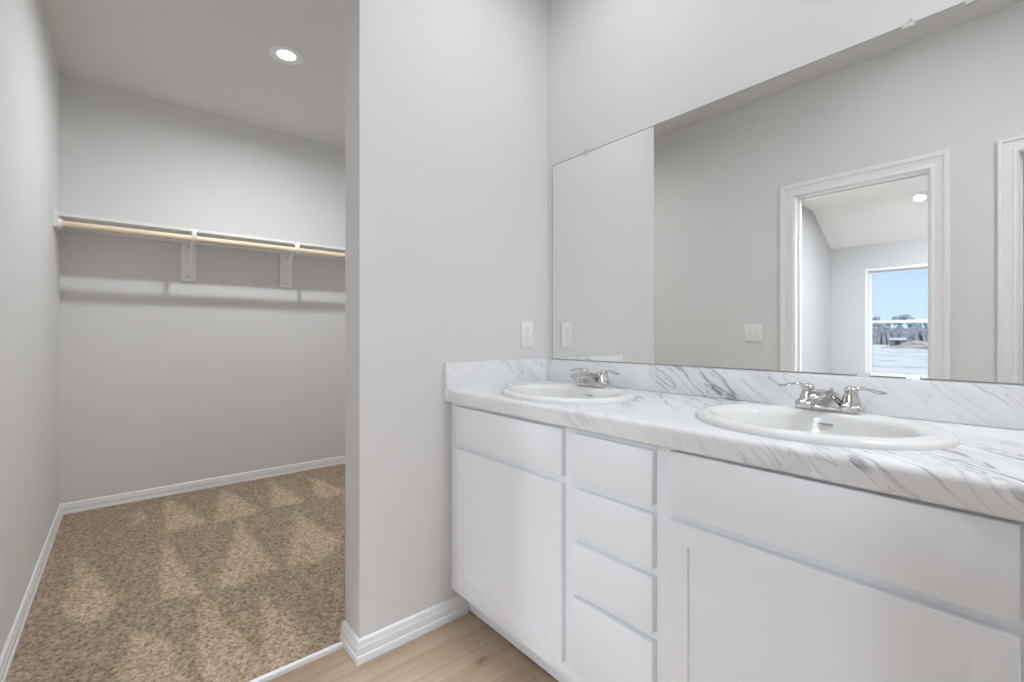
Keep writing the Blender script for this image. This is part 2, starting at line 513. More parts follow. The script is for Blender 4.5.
def cut(o, cutters):
    """cut holes and bake the result into the mesh"""
    for co in cutters:
        md = o.modifiers.new('hole', 'BOOLEAN'); md.operation = 'DIFFERENCE'; md.solver = 'EXACT'; md.object = co
    bpy.context.view_layer.update()
    dg = bpy.context.evaluated_depsgraph_get()
    me = bpy.data.meshes.new_from_object(o.evaluated_get(dg))
    o.modifiers.clear()
    old = o.data; mats = [m for m in old.materials]; nm = old.name
    o.data = me
    bpy.data.meshes.remove(old); me.name = nm
    if not me.materials:
        for m in mats: me.materials.append(m)
    for co in cutters:
        d = co.data; bpy.data.objects.remove(co); bpy.data.meshes.remove(d)
def cylinder(cx, cy, a, b, z0, z1, n=64):
    bm = bmesh.new()
    A = [bm.verts.new((cx + a * math.cos(2 * math.pi * k / n), cy + b * math.sin(2 * math.pi * k / n), z0)) for k in range(n)]
    B = [bm.verts.new((v.co.x, v.co.y, z1)) for v in A]
    bm.faces.new(A[::-1]); bm.faces.new(B)
    for k in range(n): bm.faces.new((A[k], A[(k + 1) % n], B[(k + 1) % n], B[k]))
    return link('cutter', bm, None)

# ------------------------------------------------------------------ room shell
bm = bmesh.new(); add_box(bm, -0.12, XR, W - 0.12, 0.0, -0.06, 0.0)
struct(link('floor', bm, M['floor']))
bm = bmesh.new(); add_box(bm, XB - 0.12, XR + 0.12, W - 0.119, YC + 0.12, H, H + 0.1)
ceil_o = struct(link('ceiling', bm, M['ceiling']))

us = [XB - 0.12, D1[0] - 0.02, D1[1] + 0.02, D2[0] - 0.02, D2[1] + 0.02, XR + 0.12]
wall_slab('wall_left', 1, W, -0.119, us, [-0.06, 0.0, D1[2] + 0.02, H], {(1, 1), (3, 1)}, M['wall'])
wall_slab('wall_right', 1, 0.0, 0.12, [0.0, XR + 0.12], [-0.06, H], set(), M['wall'])
wall_slab('wall_closet_back', 0, XB, -0.12, [W, YC], [-0.06, H], set(), M['wall'])
wall_slab('wall_closet_end', 1, YC, 0.12, [XB - 0.12, -T], [-0.06, H], set(), M['wall'])
wall_slab('wall_partition', 0, 0.0, -T, [YE, YC + 0.12], [-0.06, H], set(), M['wall'])
wall_slab('wall_rear', 0, XR, 0.12, [W, 0.0], [-0.06, H], set(), M['wall'])

# baseboards: stepped colonial profile (out, z)
def base_prof(z0, dz=0.0):
    return [(o, z if z <= z0 else z + dz) for o, z in [(0.0005, z0), (0.0160, z0), (0.0160, 0.0215), (0.0150, 0.0250), (0.0125, 0.0270), (0.0120, 0.0520), (0.0105, 0.0545), (0.0095, 0.0580), (0.0095, 0.0665), (0.0075, 0.0735), (0.0040, 0.0775), (0.0005, 0.0790)]]
def baseboard(name, path, z0=0.0, dz=0.0):
    bm = bmesh.new(); sweep(bm, path, base_prof(z0, dz))
    return struct(link(name, bm, M['trim'], smooth=True, angle=25))
baseboard('baseboard_partition', [(-T, YC), (-T, YE), (0.0, YE), (0.0, -0.460)][::-1][::-1])
baseboard('baseboard_closet', [(0.366, W), (XB, W), (XB, YC), (-T - 0.0175, YC)], 0.0, -0.006)
baseboard('baseboard_left', [(1.361, W), (1.197, W)])

# ------------------------------------------------------------------ doorways (casing, jamb, stop)
def casing_bm(x0, x1, zt, y, out, wid=0.081):
    """mitred colonial casing round an opening in a wall y = const; out = +1/-1 is the side it stands on"""
    bm = bmesh.new()
    prof = [(0.0, 0.0005), (0.0, 0.009), (0.003, 0.012), (0.010, 0.0125), (0.014, 0.0115), (0.016, 0.0070), (0.036, 0.0085), (0.046, 0.0125), (0.052, 0.0135), (0.054, 0.0185), (0.062, 0.0215), (wid - 0.005, 0.0215), (wid - 0.001, 0.0185), (wid, 0.0140), (wid, 0.0005)]
    rings = []
    for px, pz, dx, dz in ((x0, 0.0, -1, 0), (x0, zt, -1, 1), (x1, zt, 1, 1), (x1, 0.0, 1, 0)):
        rings.append([bm.verts.new((px + dx * a, y + out * b, pz + dz * a)) for a, b in prof])
    n = len(prof)
    for A, B in zip(rings, rings[1:]):
        for k in range(n):
            bm.faces.new((A[k], A[(k + 1) % n], B[(k + 1) % n], B[k]))
    bm.faces.new(rings[0]); bm.faces.new(rings[-1][::-1])
    return bm

def u_frame(x0, x1, zt, y0, y1, t):
    """an upside-down U (two sides and a head), one mesh"""
    bm = bmesh.new()
    outer = [(x0, 0.0), (x0, zt), (x1, zt), (x1, 0.0)]
    inner = [(x0 + t, 0.0), (x0 + t, zt - t), (x1 - t, zt - t), (x1 - t, 0.0)]
    def loop(y, L): return [bm.verts.new((x, y, z)) for x, z in L]
    A, B, C, D = loop(y0, outer), loop(y0, inner), loop(y1, outer), loop(y1, inner)
    for k in range(3):
        bm.faces.new((A[k], A[k + 1], B[k + 1], B[k])); bm.faces.new((C[k], D[k], D[k + 1], C[k + 1]))
        bm.faces.new((A[k], C[k], C[k + 1], A[k + 1])); bm.faces.new((B[k], B[k + 1], D[k + 1], D[k]))
    bm.faces.new((A[0], B[0], D[0], C[0])); bm.faces.new((A[3], C[3], D[3], B[3]))
    return bm

def doorway(name, d, wid=0.081):
    r = struct(empty(name, ((d[0] + d[1]) / 2, W - 0.06, 0)))
    link('casing', casing_bm(d[0] - 0.006, d[1] + 0.006, d[2] + 0.006, W, 1, wid), M['trim'], r, True, 25)
    link('casing', casing_bm(d[0] - 0.006, d[1] + 0.006, d[2] + 0.006, W - 0.119, -1, wid), M['trim'], r, True, 25)
    link('jamb', u_frame(d[0] - 0.019, d[1] + 0.019, d[2] + 0.019, W, W - 0.119, 0.019), M['trim'], r)
    link('stop', u_frame(d[0], d[1], d[2], W - 0.050, W - 0.082, 0.011), M['trim'], r)
    return r
doorway('door_1', D1)
dr2 = doorway('door_2', D2, 0.068)
# the second door stands a little open, its hinge edge away from the camera
bm = bmesh.new()
add_box(bm, -0.735, 0.0, -0.035, 0.0, 0.010, D2[2] - 0.006, 0.002)
slab = link('door_leaf', bm, M['door'], None, True, 40)
bm2 = bmesh.new()
for z0, z1 in ((0.20, 0.85), (1.02, 1.85)):
    add_box(bm2, -0.62, -0.115, -0.001, 0.004, z0, z1, 0.0035, 1)
pan = link('panel_moulding', bm2, M['door'], None, True, 40)
bm3 = bmesh.new()
add_lathe(bm3, [(0.030, 0.0), (0.030, 0.006), (0.012, 0.012), (0.012, 0.035), (0.026, 0.045), (0.028, 0.058), (0.020, 0.068), (0.0, 0.071)], 0, 0, 24, Vector((0, 1, 0)), (-0.675, 0.0, 0.95))
knob = link('door_knob', bm3, M['steel'], None, True, 40)
slab.location = (D2[1] - 0.004, W - 0.0835, 0)
slab.rotation_euler = (0, 0, math.radians(62))
slab.parent = dr2; slab.matrix_parent_inverse = Matrix.Translation(dr2.location).inverted()
pan.parent = slab; knob.parent = slab

# ------------------------------------------------------------------ bedroom seen through the doorway (in the mirror)
BY = -6.76
BX0, BX1 = -0.63, 3.7
WX0, WX1, WZ0, WZ1 = -0.207, 0.72, 0.505, 2.091
bm = bmesh.new(); add_box(bm, BX0 - 0.1, BX1 + 0.1, BY - 0.1, W - 0.119, -0.06, 0.0)
struct(link('floor_bedroom', bm, noisy('bedroom carpet', [(0.3, (0.30, 0.235, 0.17, 1)), (0.7, (0.48, 0.40, 0.31, 1))], 120)))
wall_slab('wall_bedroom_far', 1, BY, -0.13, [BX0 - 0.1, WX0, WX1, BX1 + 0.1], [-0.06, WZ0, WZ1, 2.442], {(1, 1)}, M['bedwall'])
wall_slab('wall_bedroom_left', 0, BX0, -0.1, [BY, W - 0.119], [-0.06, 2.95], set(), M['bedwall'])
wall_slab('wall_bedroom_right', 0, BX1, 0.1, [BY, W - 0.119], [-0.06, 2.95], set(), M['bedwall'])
bm = bmesh.new()
prof = [(W - 0.119, 2.882), (-5.92, 2.882), (BY - 0.13, 2.374), (BY - 0.13, 2.49), (-5.92, 3.0), (W - 0.119, 3.0)]
add_prism(bm, prof, 0, BX0 - 0.1, BX1 + 0.1)
struct(link('ceiling_bedroom', bm, M['bedceil']))
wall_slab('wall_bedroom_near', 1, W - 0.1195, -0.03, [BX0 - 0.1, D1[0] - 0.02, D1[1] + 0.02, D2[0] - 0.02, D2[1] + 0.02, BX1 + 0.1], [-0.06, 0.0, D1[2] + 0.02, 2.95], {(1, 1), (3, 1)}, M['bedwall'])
# small dark closet behind the second door
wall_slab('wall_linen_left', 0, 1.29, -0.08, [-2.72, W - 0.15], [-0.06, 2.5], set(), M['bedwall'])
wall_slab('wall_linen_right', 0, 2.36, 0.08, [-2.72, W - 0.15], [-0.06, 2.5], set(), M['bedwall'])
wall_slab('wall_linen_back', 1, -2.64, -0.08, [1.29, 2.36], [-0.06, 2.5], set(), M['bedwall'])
bm = bmesh.new(); add_box(bm, 1.21, 2.44, -2.72, W - 0.15, 2.5, 2.56)
struct(link('ceiling_linen', bm, M['bedceil']))
bm = bmesh.new(); sweep(bm, [(BX1, BY), (BX0, BY), (BX0, W - 0.15)][::-1][::-1], base_prof(0.0))
bm.free()
baseboard('baseboard_bedroom', [(BX0, W - 0.150), (BX0, BY), (BX1, BY)])

# window_1: single-hung vinyl window, two panes
def ring_frame(x0, x1, z0, z1, w, y0, y1):
    bm = bmesh.new()
    def loop(y, a): return [bm.verts.new(p) for p in ((x0 + a, y, z0 + a), (x1 - a, y, z0 + a), (x1 - a, y, z1 - a), (x0 + a, y, z1 - a))]
    A, B, C, D = loop(y0, 0), loop(y0, w), loop(y1, 0), loop(y1, w)
    for k in range(4):
        j = (k + 1) % 4
        bm.faces.new((A[k], A[j], B[j], B[k])); bm.faces.new((C[k], D[k], D[j], C[j]))
        bm.faces.new((A[k], C[k], C[j], A[j])); bm.faces.new((B[k], B[j], D[j], D[k]))
    return bm
win = struct(empty('window_1', ((WX0 + WX1) / 2, BY - 0.05, WZ0)))
link('window_frame', ring_frame(WX0, WX1, WZ0, WZ1, 0.040, BY - 0.005, BY - 0.085), M['vinyl'], win)
up = link('upper_sash', ring_frame(WX0 + 0.038, WX1 - 0.038, 1.285, WZ1 - 0.038, 0.038, BY - 0.055, BY - 0.080), M['vinyl'], win)
lo = link('lower_sash', ring_frame(WX0 + 0.038, WX1 - 0.038, WZ0 + 0.038, 1.335, 0.042, BY - 0.025, BY - 0.052), M['vinyl'], win)
box('pane', M['glass'], up, WX0 + 0.07, WX1 - 0.07, BY - 0.069, BY - 0.066, 1.32, WZ1 - 0.07)
box('pane', M['glass'], lo, WX0 + 0.07, WX1 - 0.07, BY - 0.040, BY - 0.037, WZ0 + 0.075, 1.30)
bm = bmesh.new(); add_box(bm, WX0 - 0.03, WX1 + 0.03, BY, BY + 0.035, WZ0 - 0.022, WZ0 + 0.002, 0.004)
link('window_sill', bm, M['vinyl'], win, True, 40)

# ------------------------------------------------------------------ ceiling lights
def disc_light(name, x, y, z, r_lens, r_trim, lens, label, group=None, tilt=0.0):
    e = empty(name, (x, y, z))
    bm = bmesh.new()
    add_lathe(bm, [(r_lens, -0.003), (r_lens + 0.006, -0.0095), (r_trim - 0.008, -0.0085), (r_trim, -0.004), (r_trim, -0.0005), (r_lens, -0.0005)], 0, 0, 48)
    bm.faces.ensure_lookup_table()
    bmesh.ops.delete(bm, geom=[f for f in bm.faces if len(f.verts) > 10], context='FACES_ONLY')
    t = link('trim_ring', bm, M['plastic'], None, True, 50); t.parent = e
    bm = bmesh.new(); add_lathe(bm, [(r_lens, -0.0025), (r_lens, -0.0045), (r_lens * 0.7, -0.0075), (0.0, -0.0085)], 0, 0, 48)
    l = link('light_lens', bm, lens, None, True, 50); l.parent = e
    e.rotation_euler = (tilt, 0, 0)
    return tag(e, label, 'light', group)
CLX, CLY = -1.333, -0.803
can = tag(empty('recessed_light', (CLX, CLY, H)), 'lit round recessed light in the grey closet ceiling', 'light')
bm = bmesh.new()
prof = [(0.0500, -0.0004), (0.0500, -0.0030), (0.0560, -0.0034), (0.0840, -0.0062), (0.0905, -0.0052), (0.0930, -0.0026), (0.0930, -0.0004)]
n = 48
rr = [[bm.verts.new((r * math.cos(2 * math.pi * k / n), r * math.sin(2 * math.pi * k / n), z)) for k in range(n)] for r, z in prof]
for A, B in zip(rr, rr[1:] + rr[:1]):
    for k in range(n): bm.faces.new((A[k], A[(k + 1) % n], B[(k + 1) % n], B[k]))
o = link('trim_ring', bm, M['plastic'], None, True, 50); o.parent = can
bm = bmesh.new(); add_lathe(bm, [(0.0496, -0.0005), (0.0496, -0.0028), (0.030, -0.0034), (0.0, -0.0036)], 0, 0, 48)
o = link('light_lens', bm, M['lens_closet'], None, True, 50); o.parent = can
ld = bpy.data.lights.new('closet_lamp', 'AREA'); ld.shape = 'DISK'; ld.size = 0.096
ld.energy = LAMP_CLOSET; ld.spread = math.radians(168); ld.color = (0.975, 0.995, 1.03)
lo_ = bpy.data.objects.new('closet_lamp', ld); COL.objects.link(lo_); lo_.location = (0, 0, -0.0045); lo_.parent = can
disc_light('ceiling_fill_disc', 2.30, -0.50, H, 0.150, 0.175, emitter('bright bathroom fill lens', FILL_BATH), 'added bright fill disc, out of view on the bathroom ceiling past the right end of the vanity')  # this and the next two: unseen lamps added to fill the bathroom
disc_light('ceiling_fill_disc', 0.55, -0.52, H, 0.150, 0.175, emitter('soft bathroom fill lens', FILL_BATH * 0.165), 'added dimmer fill disc, out of view on the ceiling above the left end of the vanity')
disc_light('ceiling_fill_disc', 1.10, -1.28, H, 0.150, 0.175, emitter('dim bathroom fill lens', FILL_BATH * 0.06), 'added dimmest fill disc, out of view on the bathroom ceiling before the bedroom doorway')
slope = math.atan2(0.508, 0.97)
disc_light('recessed_light', 0.50, -6.02, 2.882 - 0.10 * 0.508 / 0.97, 0.056, 0.080, emitter('sloped lens', LAMP_BEDROOM * 0.08, DAY), 'lit round light on the sloped bedroom ceiling, seen through the doorway in the mirror', tilt=slope)
for x, y, f, lab in ((0.77, -2.5, 2.5, 'added fill light, out of view on the flat bedroom ceiling just inside the doorway'), (0.55, -4.85, 0.9, 'lit round light on the flat bedroom ceiling, just under the doorway head in the mirror'),
                     (2.4, -3.4, 0.5, 'added fill light, out of view on the flat bedroom ceiling by the right wall'), (1.6, -5.6, 1.0, 'added fill light, out of view on the flat bedroom ceiling by the far slope')):
    disc_light('recessed_light', x, y, 2.882, 0.120, 0.140, emitter('bedroom lens', LAMP_BEDROOM * f, DAY), lab)  # all but the one under the doorway head are unseen, added as fill

# ------------------------------------------------------------------ carpet
NAP = [
 [(-1.611, -1.688), (-1.276, -1.701), (-1.094, -1.719), (-0.919, -1.663), (-0.865, -1.581), (-0.987, -1.538), (-1.309, -1.611)],
 [(-1.71, -1.375), (-1.566, -1.36), (-0.889, -1.4), (-0.856, -1.328), (-0.826, -1.257), (-1.237, -1.31)],
 [(-1.641, -0.991), (-1.257, -1.087), (-0.819, -1.225), (-0.826, -1.122), (-0.854, -0.964), (-1.228, -0.98)],
 [(-1.535, -0.697), (-1.171, -0.8), (-0.854, -0.92), (-0.786, -0.81), (-0.915, -0.612), (-1.226, -0.66)],
 [(-2.221, -1.454), (-1.902, -1.477), (-2.036, -1.409)],
 [(-2.262, -1.315), (-2.292, -1.265), (-1.705, -1.136), (-1.688, -1.349)],
 [(-2.297, -0.994), (-2.24, -0.96), (-1.691, -0.856), (-1.658, -0.988), (-1.669, -1.115)],
 [(-2.297, -0.685), (-2.237, -0.65), (-1.681, -0.602), (-1.706, -0.796)],
 [(-2.23, -0.416), (-2.132, -0.378), (-1.673, -0.324), (-1.702, -0.512)],
 [(-0.644, -1.067), (-0.444, -1.105), (-0.057, -1.188), (-0.115, -1.11), (-0.206, -1.012), (-0.428, -1.037)],
 [(-0.783, -1.265), (-0.57, -1.301), (-0.163, -1.342), (-0.041, -1.199), (-0.175, -1.16), (-0.348, -1.179), (-0.586, -1.224)],
 [(-0.708, -1.49), (-0.617, -1.445), (-0.517, -1.386), (-0.205, -1.361), (-0.15, -1.487), (-0.25, -1.55)],
 [(-2.23, -0.10), (-2.13, -0.06), (-1.67, 0.0), (-1.70, -0.19)],
 [(-1.50, -0.36), (-1.17, -0.46), (-0.85, -0.58), (-0.79, -0.47), (-0.91, -0.27), (-1.22, -0.32)],
]
def seg_d(px, py, a, b):
    vx, vy = b[0] - a[0], b[1] - a[1]
    t = max(0, min(1, ((px - a[0]) * vx + (py - a[1]) * vy) / (vx * vx + vy * vy)))
    return math.hypot(px - a[0] - t * vx, py - a[1] - t * vy)
def nap_at(x, y):
    best = -1.0
    for P in NAP:
        if not (min(p[0] for p in P) - 0.03 < x < max(p[0] for p in P) + 0.03 and min(p[1] for p in P) - 0.03 < y < max(p[1] for p in P) + 0.03):
            continue
        ins, d = False, 9.0
        for i in range(len(P)):
            a, b = P[i - 1], P[i]
            d = min(d, seg_d(x, y, a, b))
            if (a[1] > y) != (b[1] > y) and x < (b[0] - a[0]) * (y - a[1]) / (b[1] - a[1]) + a[0]:
                ins = not ins
        best = max(best, d if ins else -d)
    return max(0.0, min(1.0, 0.5 + best / 0.035))
def build_carpet():
    x0, x1, y0, y1 = XB + 0.003, -0.124, W + 0.003, YC - 0.003
    nx, ny = 300, 268
    bm = bmesh.new()
    lay = bm.verts.layers.float.new('nap')
    grid = []
    for j in range(ny + 1):
        row = []
        for i in range(nx + 1):
            x = x0 + (x1 - x0) * i / nx; y = y0 + (y1 - y0) * j / ny
            if x > -T - 0.001 and y > YE - 0.016: row.append(None); continue
            z = CP + 0.0028 * noise.noise(Vector((x * 70, y * 70, 0))) + 0.0018 * noise.noise(Vector((x * 150, y * 150, 3)))
            v = bm.verts.new((x, y, z))
            wob = 0.012 * noise.noise(Vector((x * 22, y * 22, 5)))
            v[lay] = nap_at(x + wob, y + wob)
            row.append(v)
        grid.append(row)
    for j in range(ny):
        for i in range(nx):
            q = (grid[j][i], grid[j][i + 1], grid[j + 1][i + 1], grid[j + 1][i])
            if None not in q: bm.faces.new(q)
    r = bmesh.ops.extrude_edge_only(bm, edges=[e for e in bm.edges if len(e.link_faces) == 1])
    for g in r['geom']:
        if isinstance(g, bmesh.types.BMVert): g.co.z = -0.02
    o = link('closet_carpet', bm, M['carpet'], smooth=True)
    return tag(o, 'brown speckled closet carpet with vacuumed wedge marks', 'carpet', kind='stuff')
build_carpet()
# slab the closet carpet lies on
bm = bmesh.new(); add_box(bm, XB - 0.1, -0.1205, W, YC, -0.06, -0.004)
struct(link('floor_closet', bm, M['bedwall']))
# white strip between carpet and plank floor
bm = bmesh.new()
add_prism(bm, [(-0.1235, -0.003), (-0.1235, 0.013), (-0.121, 0.0155), (-0.110, 0.0125), (-0.105, 0.004), (-0.105, 0.0002)], 1, W + 0.016, YE - 0.0155)
struct(link('trim_1', bm, M['trim'], smooth=True, angle=40))

# ------------------------------------------------------------------ closet shelf, rod and brackets
SF = XB + 0.284                  # shelf front edge
SZ0, SZ1 = 1.805, 1.824
RX, RZ, RR = XB + 0.317, 1.755, 0.0185
sh = tag(empty('closet_shelf', (XB, -0.8, SZ0)), 'long white closet shelf with wall cleats high on the back wall', 'shelf')
box('shelf_board', M['shelf'], sh, XB + 0.001, SF, W + 0.001, YC - 0.001, SZ0, SZ1, 0.0018, 2)
box('back_cleat', M['shelf'], sh, XB + 0.0005, XB + 0.019, W + 0.020, YC - 0.02, SZ0 - 0.040, SZ0 - 0.0003, 0.002)
bm = bmesh.new()
add_prism(bm, [(XB + 0.0005, SZ0 - 0.060), (XB + 0.300, SZ0 - 0.072), (XB + 0.342, SZ0 - 0.072), (XB + 0.342, SZ1 - 0.002), (SF + 0.0004, SZ1 - 0.002), (SF + 0.0004, SZ0 - 0.0003), (XB + 0.0005, SZ0 - 0.0003)], 1, W + 0.0005, W + 0.019)
link('side_cleat', bm, M['shelf'], sh)

bm = bmesh.new(); add_tube(bm, [(RX, W + 0.024, RZ), (RX, -1.0, RZ), (RX, YC - 0.02, RZ)], RR, 24)
tag(link('closet_rod', bm, M['rod'], smooth=True, angle=60), 'pale pine clothes rod under the front edge of the closet shelf', 'clothes rod')
bm = bmesh.new()
add_lathe(bm, [(0.030, 0.0), (0.030, 0.003), (0.025, 0.004), (0.025, 0.016), (0.0195, 0.016), (0.0195, 0.0045), (0.0, 0.0045)], 0, 0, 28, Vector((0, 1, 0)), (RX, W + 0.0192, RZ))
tag(link('rod_socket', bm, M['bracket'], smooth=True, angle=40), 'white round rod socket on the side cleat at the left wall', 'rod socket')

def shelf_bracket(yc, label):
    e = empty('shelf_bracket', (XB, yc, 1.52))
    tag(e, label, 'shelf bracket', 'white shelf brackets on the closet back wall')
    # wall plate hangs below the back cleat
    bm = bmesh.new(); add_box(bm, XB + 0.0005, XB + 0.019, yc - 0.044, yc + 0.044, 1.503, SZ0 - 0.041, 0.002)
    link('wall_plate', bm, M['bracket'], e, True, 40)
    ym = yc + 0.004
    # arm under the board, out to the rod
    bm = bmesh.new(); add_box(bm, XB + 0.0195, SF + 0.004, ym - 0.013, ym + 0.013, SZ0 - 0.006, SZ0 - 0.0004, 0.0015)
    link('arm', bm, M['bracket'], e, True, 40)
    # brace: slightly bowed folded strip from the plate foot to the arm
    bm = bmesh.new()
    pts = []
    for k in range(9):
        t = k / 8
        pts.append((XB + 0.0225 + 0.236 * t - 0.018 * math.sin(math.pi * t), 1.548 + (SZ0 - 0.009 - 1.548) * t + 0.010 * math.sin(math.pi * t)))
    n = [(p[0], p[1]) for p in pts] + [(p[0] - 0.0035, p[1] + 0.006) for p in pts[::-1]]
    n = [(max(x, XB + 0.0192), z) for x, z in n]
    add_prism(bm, n, 1, ym - 0.009, ym + 0.009)
    link('brace', bm, M['bracket'], e)
    # hook: drops from the arm end, cups the rod
    bm = bmesh.new()
    path = [(SF - 0.002, SZ0 - 0.003), (SF + 0.006, SZ0 - 0.004)]
    for k in range(13):
        a = math.radians(150 + k * 15)
        path.append((RX + (RR + 0.003) * math.cos(a), RZ + (RR + 0.003) * math.sin(a)))
    inner = path
    outer = []
    for i, p in enumerate(path):
        a, b = Vector(path[max(i - 1, 0)]), Vector(path[min(i + 1, len(path) - 1)])
        d = (b - a).normalized(); outer.append((p[0] + d.y * 0.003, p[1] - d.x * 0.003))
    add_prism(bm, inner + outer[::-1], 1, ym - 0.0105, ym + 0.0105)
    link('rod_hook', bm, M['bracket'], e)
    bm = bmesh.new(); add_box(bm, RX + RR + 0.0032, RX + RR + 0.0062, ym - 0.0105, ym + 0.0105, RZ + 0.001, SZ0 + 0.000, 0.001)
    link('hook_tab', bm, M['bracket'], e, True, 40)
    for z in (1.532, SZ0 - 0.062):
        bm = bmesh.new(); add_lathe(bm, [(0.0062, 0.0), (0.0058, 0.0018), (0.0, 0.0026)], 0, 0, 16, Vector((1, 0, 0)), (XB + 0.0191, yc, z))
        link('screw', bm, M['screw'], e, True, 40)
    return e
shelf_bracket(-1.172, 'left of the two white shelf brackets, nearer the closet corner')
shelf_bracket(-0.534, 'right of the two white shelf brackets, nearer the partition')

# ------------------------------------------------------------------ vanity cabinet
CX1 = 1.556                      # cabinet right end
FY = -0.533                      # face frame front
DY = -0.5525                     # door and drawer fronts
CT0, CT1 = 0.856, 0.908          # countertop slab
van = tag(empty('vanity_cabinet', (0.78, -0.27, 0)), 'long white double vanity cabinet with shaker doors and four drawers', 'vanity cabinet')
def carcass():
    bm = bmesh.new()
    # hollow box: bottom, two ends, back (open top under the worktop)
    us = [(0.0012, -0.0005), (0.0012, FY + 0.0195), (CX1, FY + 0.0195), (CX1, -0.0005)]
    add_box(bm, 0.0012, CX1, FY + 0.0195, -0.0008, 0.117, 0.133)
    return bm
link('cabinet_floor', carcass(), M['cabinet'], van)
for x0, x1 in ((0.0012, 0.0172), (CX1 - 0.016, CX1)):
    bm = bmesh.new(); add_box(bm, x0, x1, FY + 0.0195, -0.0008, 0.1332, CT0 - 0.0006)
    link('end_panel', bm, M['cabinet'], van)
def grid_frame(us, zs, holes, y0, y1):
    bm = bmesh.new(); V = {}
    def vert(i, j):
        if (i, j) not in V: V[i, j] = bm.verts.new((us[i], y0, zs[j]))
        return V[i, j]
    for i in range(len(us) - 1):
        for j in range(len(zs) - 1):
            if (i, j) not in holes: bm.faces.new((vert(i, j), vert(i + 1, j), vert(i + 1, j + 1), vert(i, j + 1)))
    r = bmesh.ops.extrude_face_region(bm, geom=bm.faces[:])
    bmesh.ops.translate(bm, vec=(0, y1 - y0, 0), verts=[g for g in r['geom'] if isinstance(g, bmesh.types.BMVert)])
    return bm
us = [0.0012, 0.068, 0.600, 0.667, 0.899, 0.967, 1.486, CX1]
zs = [0.117, 0.182, 0.368, 0.412, 0.524, 0.567, 0.675, 0.712, 0.832, CT0 - 0.0006]
holes = {(1, k) for k in (1, 2, 3, 4, 5, 7)} | {(5, k) for k in (1, 2, 3, 4, 5, 7)} | {(3, k) for k in (1, 3, 5, 7)}
link('face_frame', grid_frame(us, zs, holes, FY, FY + 0.019), M['cabinet'], van)
bm = bmesh.new(); add_box(bm, 0.0012, CX1, -0.455, -0.441, 0.0070, 0.1165)
link('toe_kick', bm, M['cabinet'], van)

def slab_front(name, x0, x1, z0, z1):
    return box(name, M['cabinet'], van, x0, x1, DY, FY - 0.0006, z0, z1, 0.0016, 2)
slab_front('false_drawer_front', 0.058, 0.614, 0.708, 0.845)
slab_front('false_drawer_front', 0.955, 1.500, 0.708, 0.848)
for z0, z1 in ((0.708, 0.840), (0.556, 0.686), (0.400, 0.534), (0.168, 0.379)):
    slab_front('drawer', 0.656, 0.911, z0, z1)
def shaker(x0, x1, z0, z1, st=0.046, rail=0.048):
    bm = bmesh.new()
    def loop(a, b, y): return [bm.verts.new(p) for p in ((x0 + a, y, z0 + b), (x1 - a, y, z0 + b), (x1 - a, y, z1 - b), (x0 + a, y, z1 - b))]
    yb = FY - 0.0006
    e = 0.0016
    L = [loop(0, 0, yb), loop(0, 0, DY + e), loop(e, e, DY), loop(st, rail, DY), loop(st + 0.001, rail + 0.001, DY + 0.0065)]
    for A, B in zip(L, L[1:]):
        for k in range(4): bm.faces.new((A[k], A[(k + 1) % 4], B[(k + 1) % 4], B[k]))
    bm.faces.new(L[-1]); bm.faces.new(L[0][::-1])
    return link('door', bm, M['cabinet'], van)
shaker(0.058, 0.614, 0.168, 0.686)
shaker(0.955, 1.500, 0.168, 0.688)

# ------------------------------------------------------------------ countertop, splashes
S1, S2 = (0.432, -0.335), (1.166, -0.307)   # sink centres
SA, SB = 0.250, 0.208
KX1 = CX1 + 0.018
top = None
def counter():
    bm = bmesh.new()
    yf = -0.562
    prof = [(-0.0008, CT0), (yf + 0.004, CT0), (yf, CT0 + 0.004)]
    for k in range(7):
        a = math.radians(180 - k * 15)
        prof.append((yf + 0.013 + 0.013 * math.cos(a), CT1 - 0.013 + 0.013 * math.sin(a)))
    prof.append((-0.0008, CT1))
    add_prism(bm, prof, 0, 0.0008, KX1)
    return bm
c_obj = link('countertop', counter(), M['marble'], None, True, 30)
cut(c_obj, [cylinder(cx, cy, SA - 0.022, SB - 0.022, CT0 - 0.05, CT1 + 0.05) for cx, cy in (S1, S2)])
me = c_obj.data
for f in me.polygons: f.use_smooth = True
me.set_sharp_from_angle(angle=math.radians(30))
tag(c_obj, 'white grey-veined marble-look countertop running along the whole vanity', 'countertop')
def splash(name, x0, x1, y0, y1, mat):
    bm = bmesh.new(); add_box(bm, x0, x1, y0, y1, CT1 + 0.0004, 1.0055, 0.003, 2)
    o = link(name, bm, mat, c_obj, True, 40)
    return o
splash('backsplash', 0.0008, KX1, -0.0195, -0.0008, M['marble'])
bm = bmesh.new(); add_box(bm, 0.0008, 0.0195, -0.568, -0.0202, CT0 + 0.001, 1.0055, 0.002, 2)
bmesh.ops.delete(bm, geom=[], context='VERTS')
bm.free()
bm = bmesh.new()
add_prism(bm, [(-0.5685, CT0 + 0.006), (-0.5627, CT0 + 0.006), (-0.5627, CT1 + 0.0004), (-0.0200, CT1 + 0.0004), (-0.0200, 1.0100), (-0.5685, 1.0100)], 0, 0.0008, 0.0195)
bmesh.ops.bevel(bm, geom=bm.edges[:], offset=0.0014, segments=2, affect='EDGES', profile=0.5)
link('side_splash', bm, M['marble_side'], c_obj, True, 40)

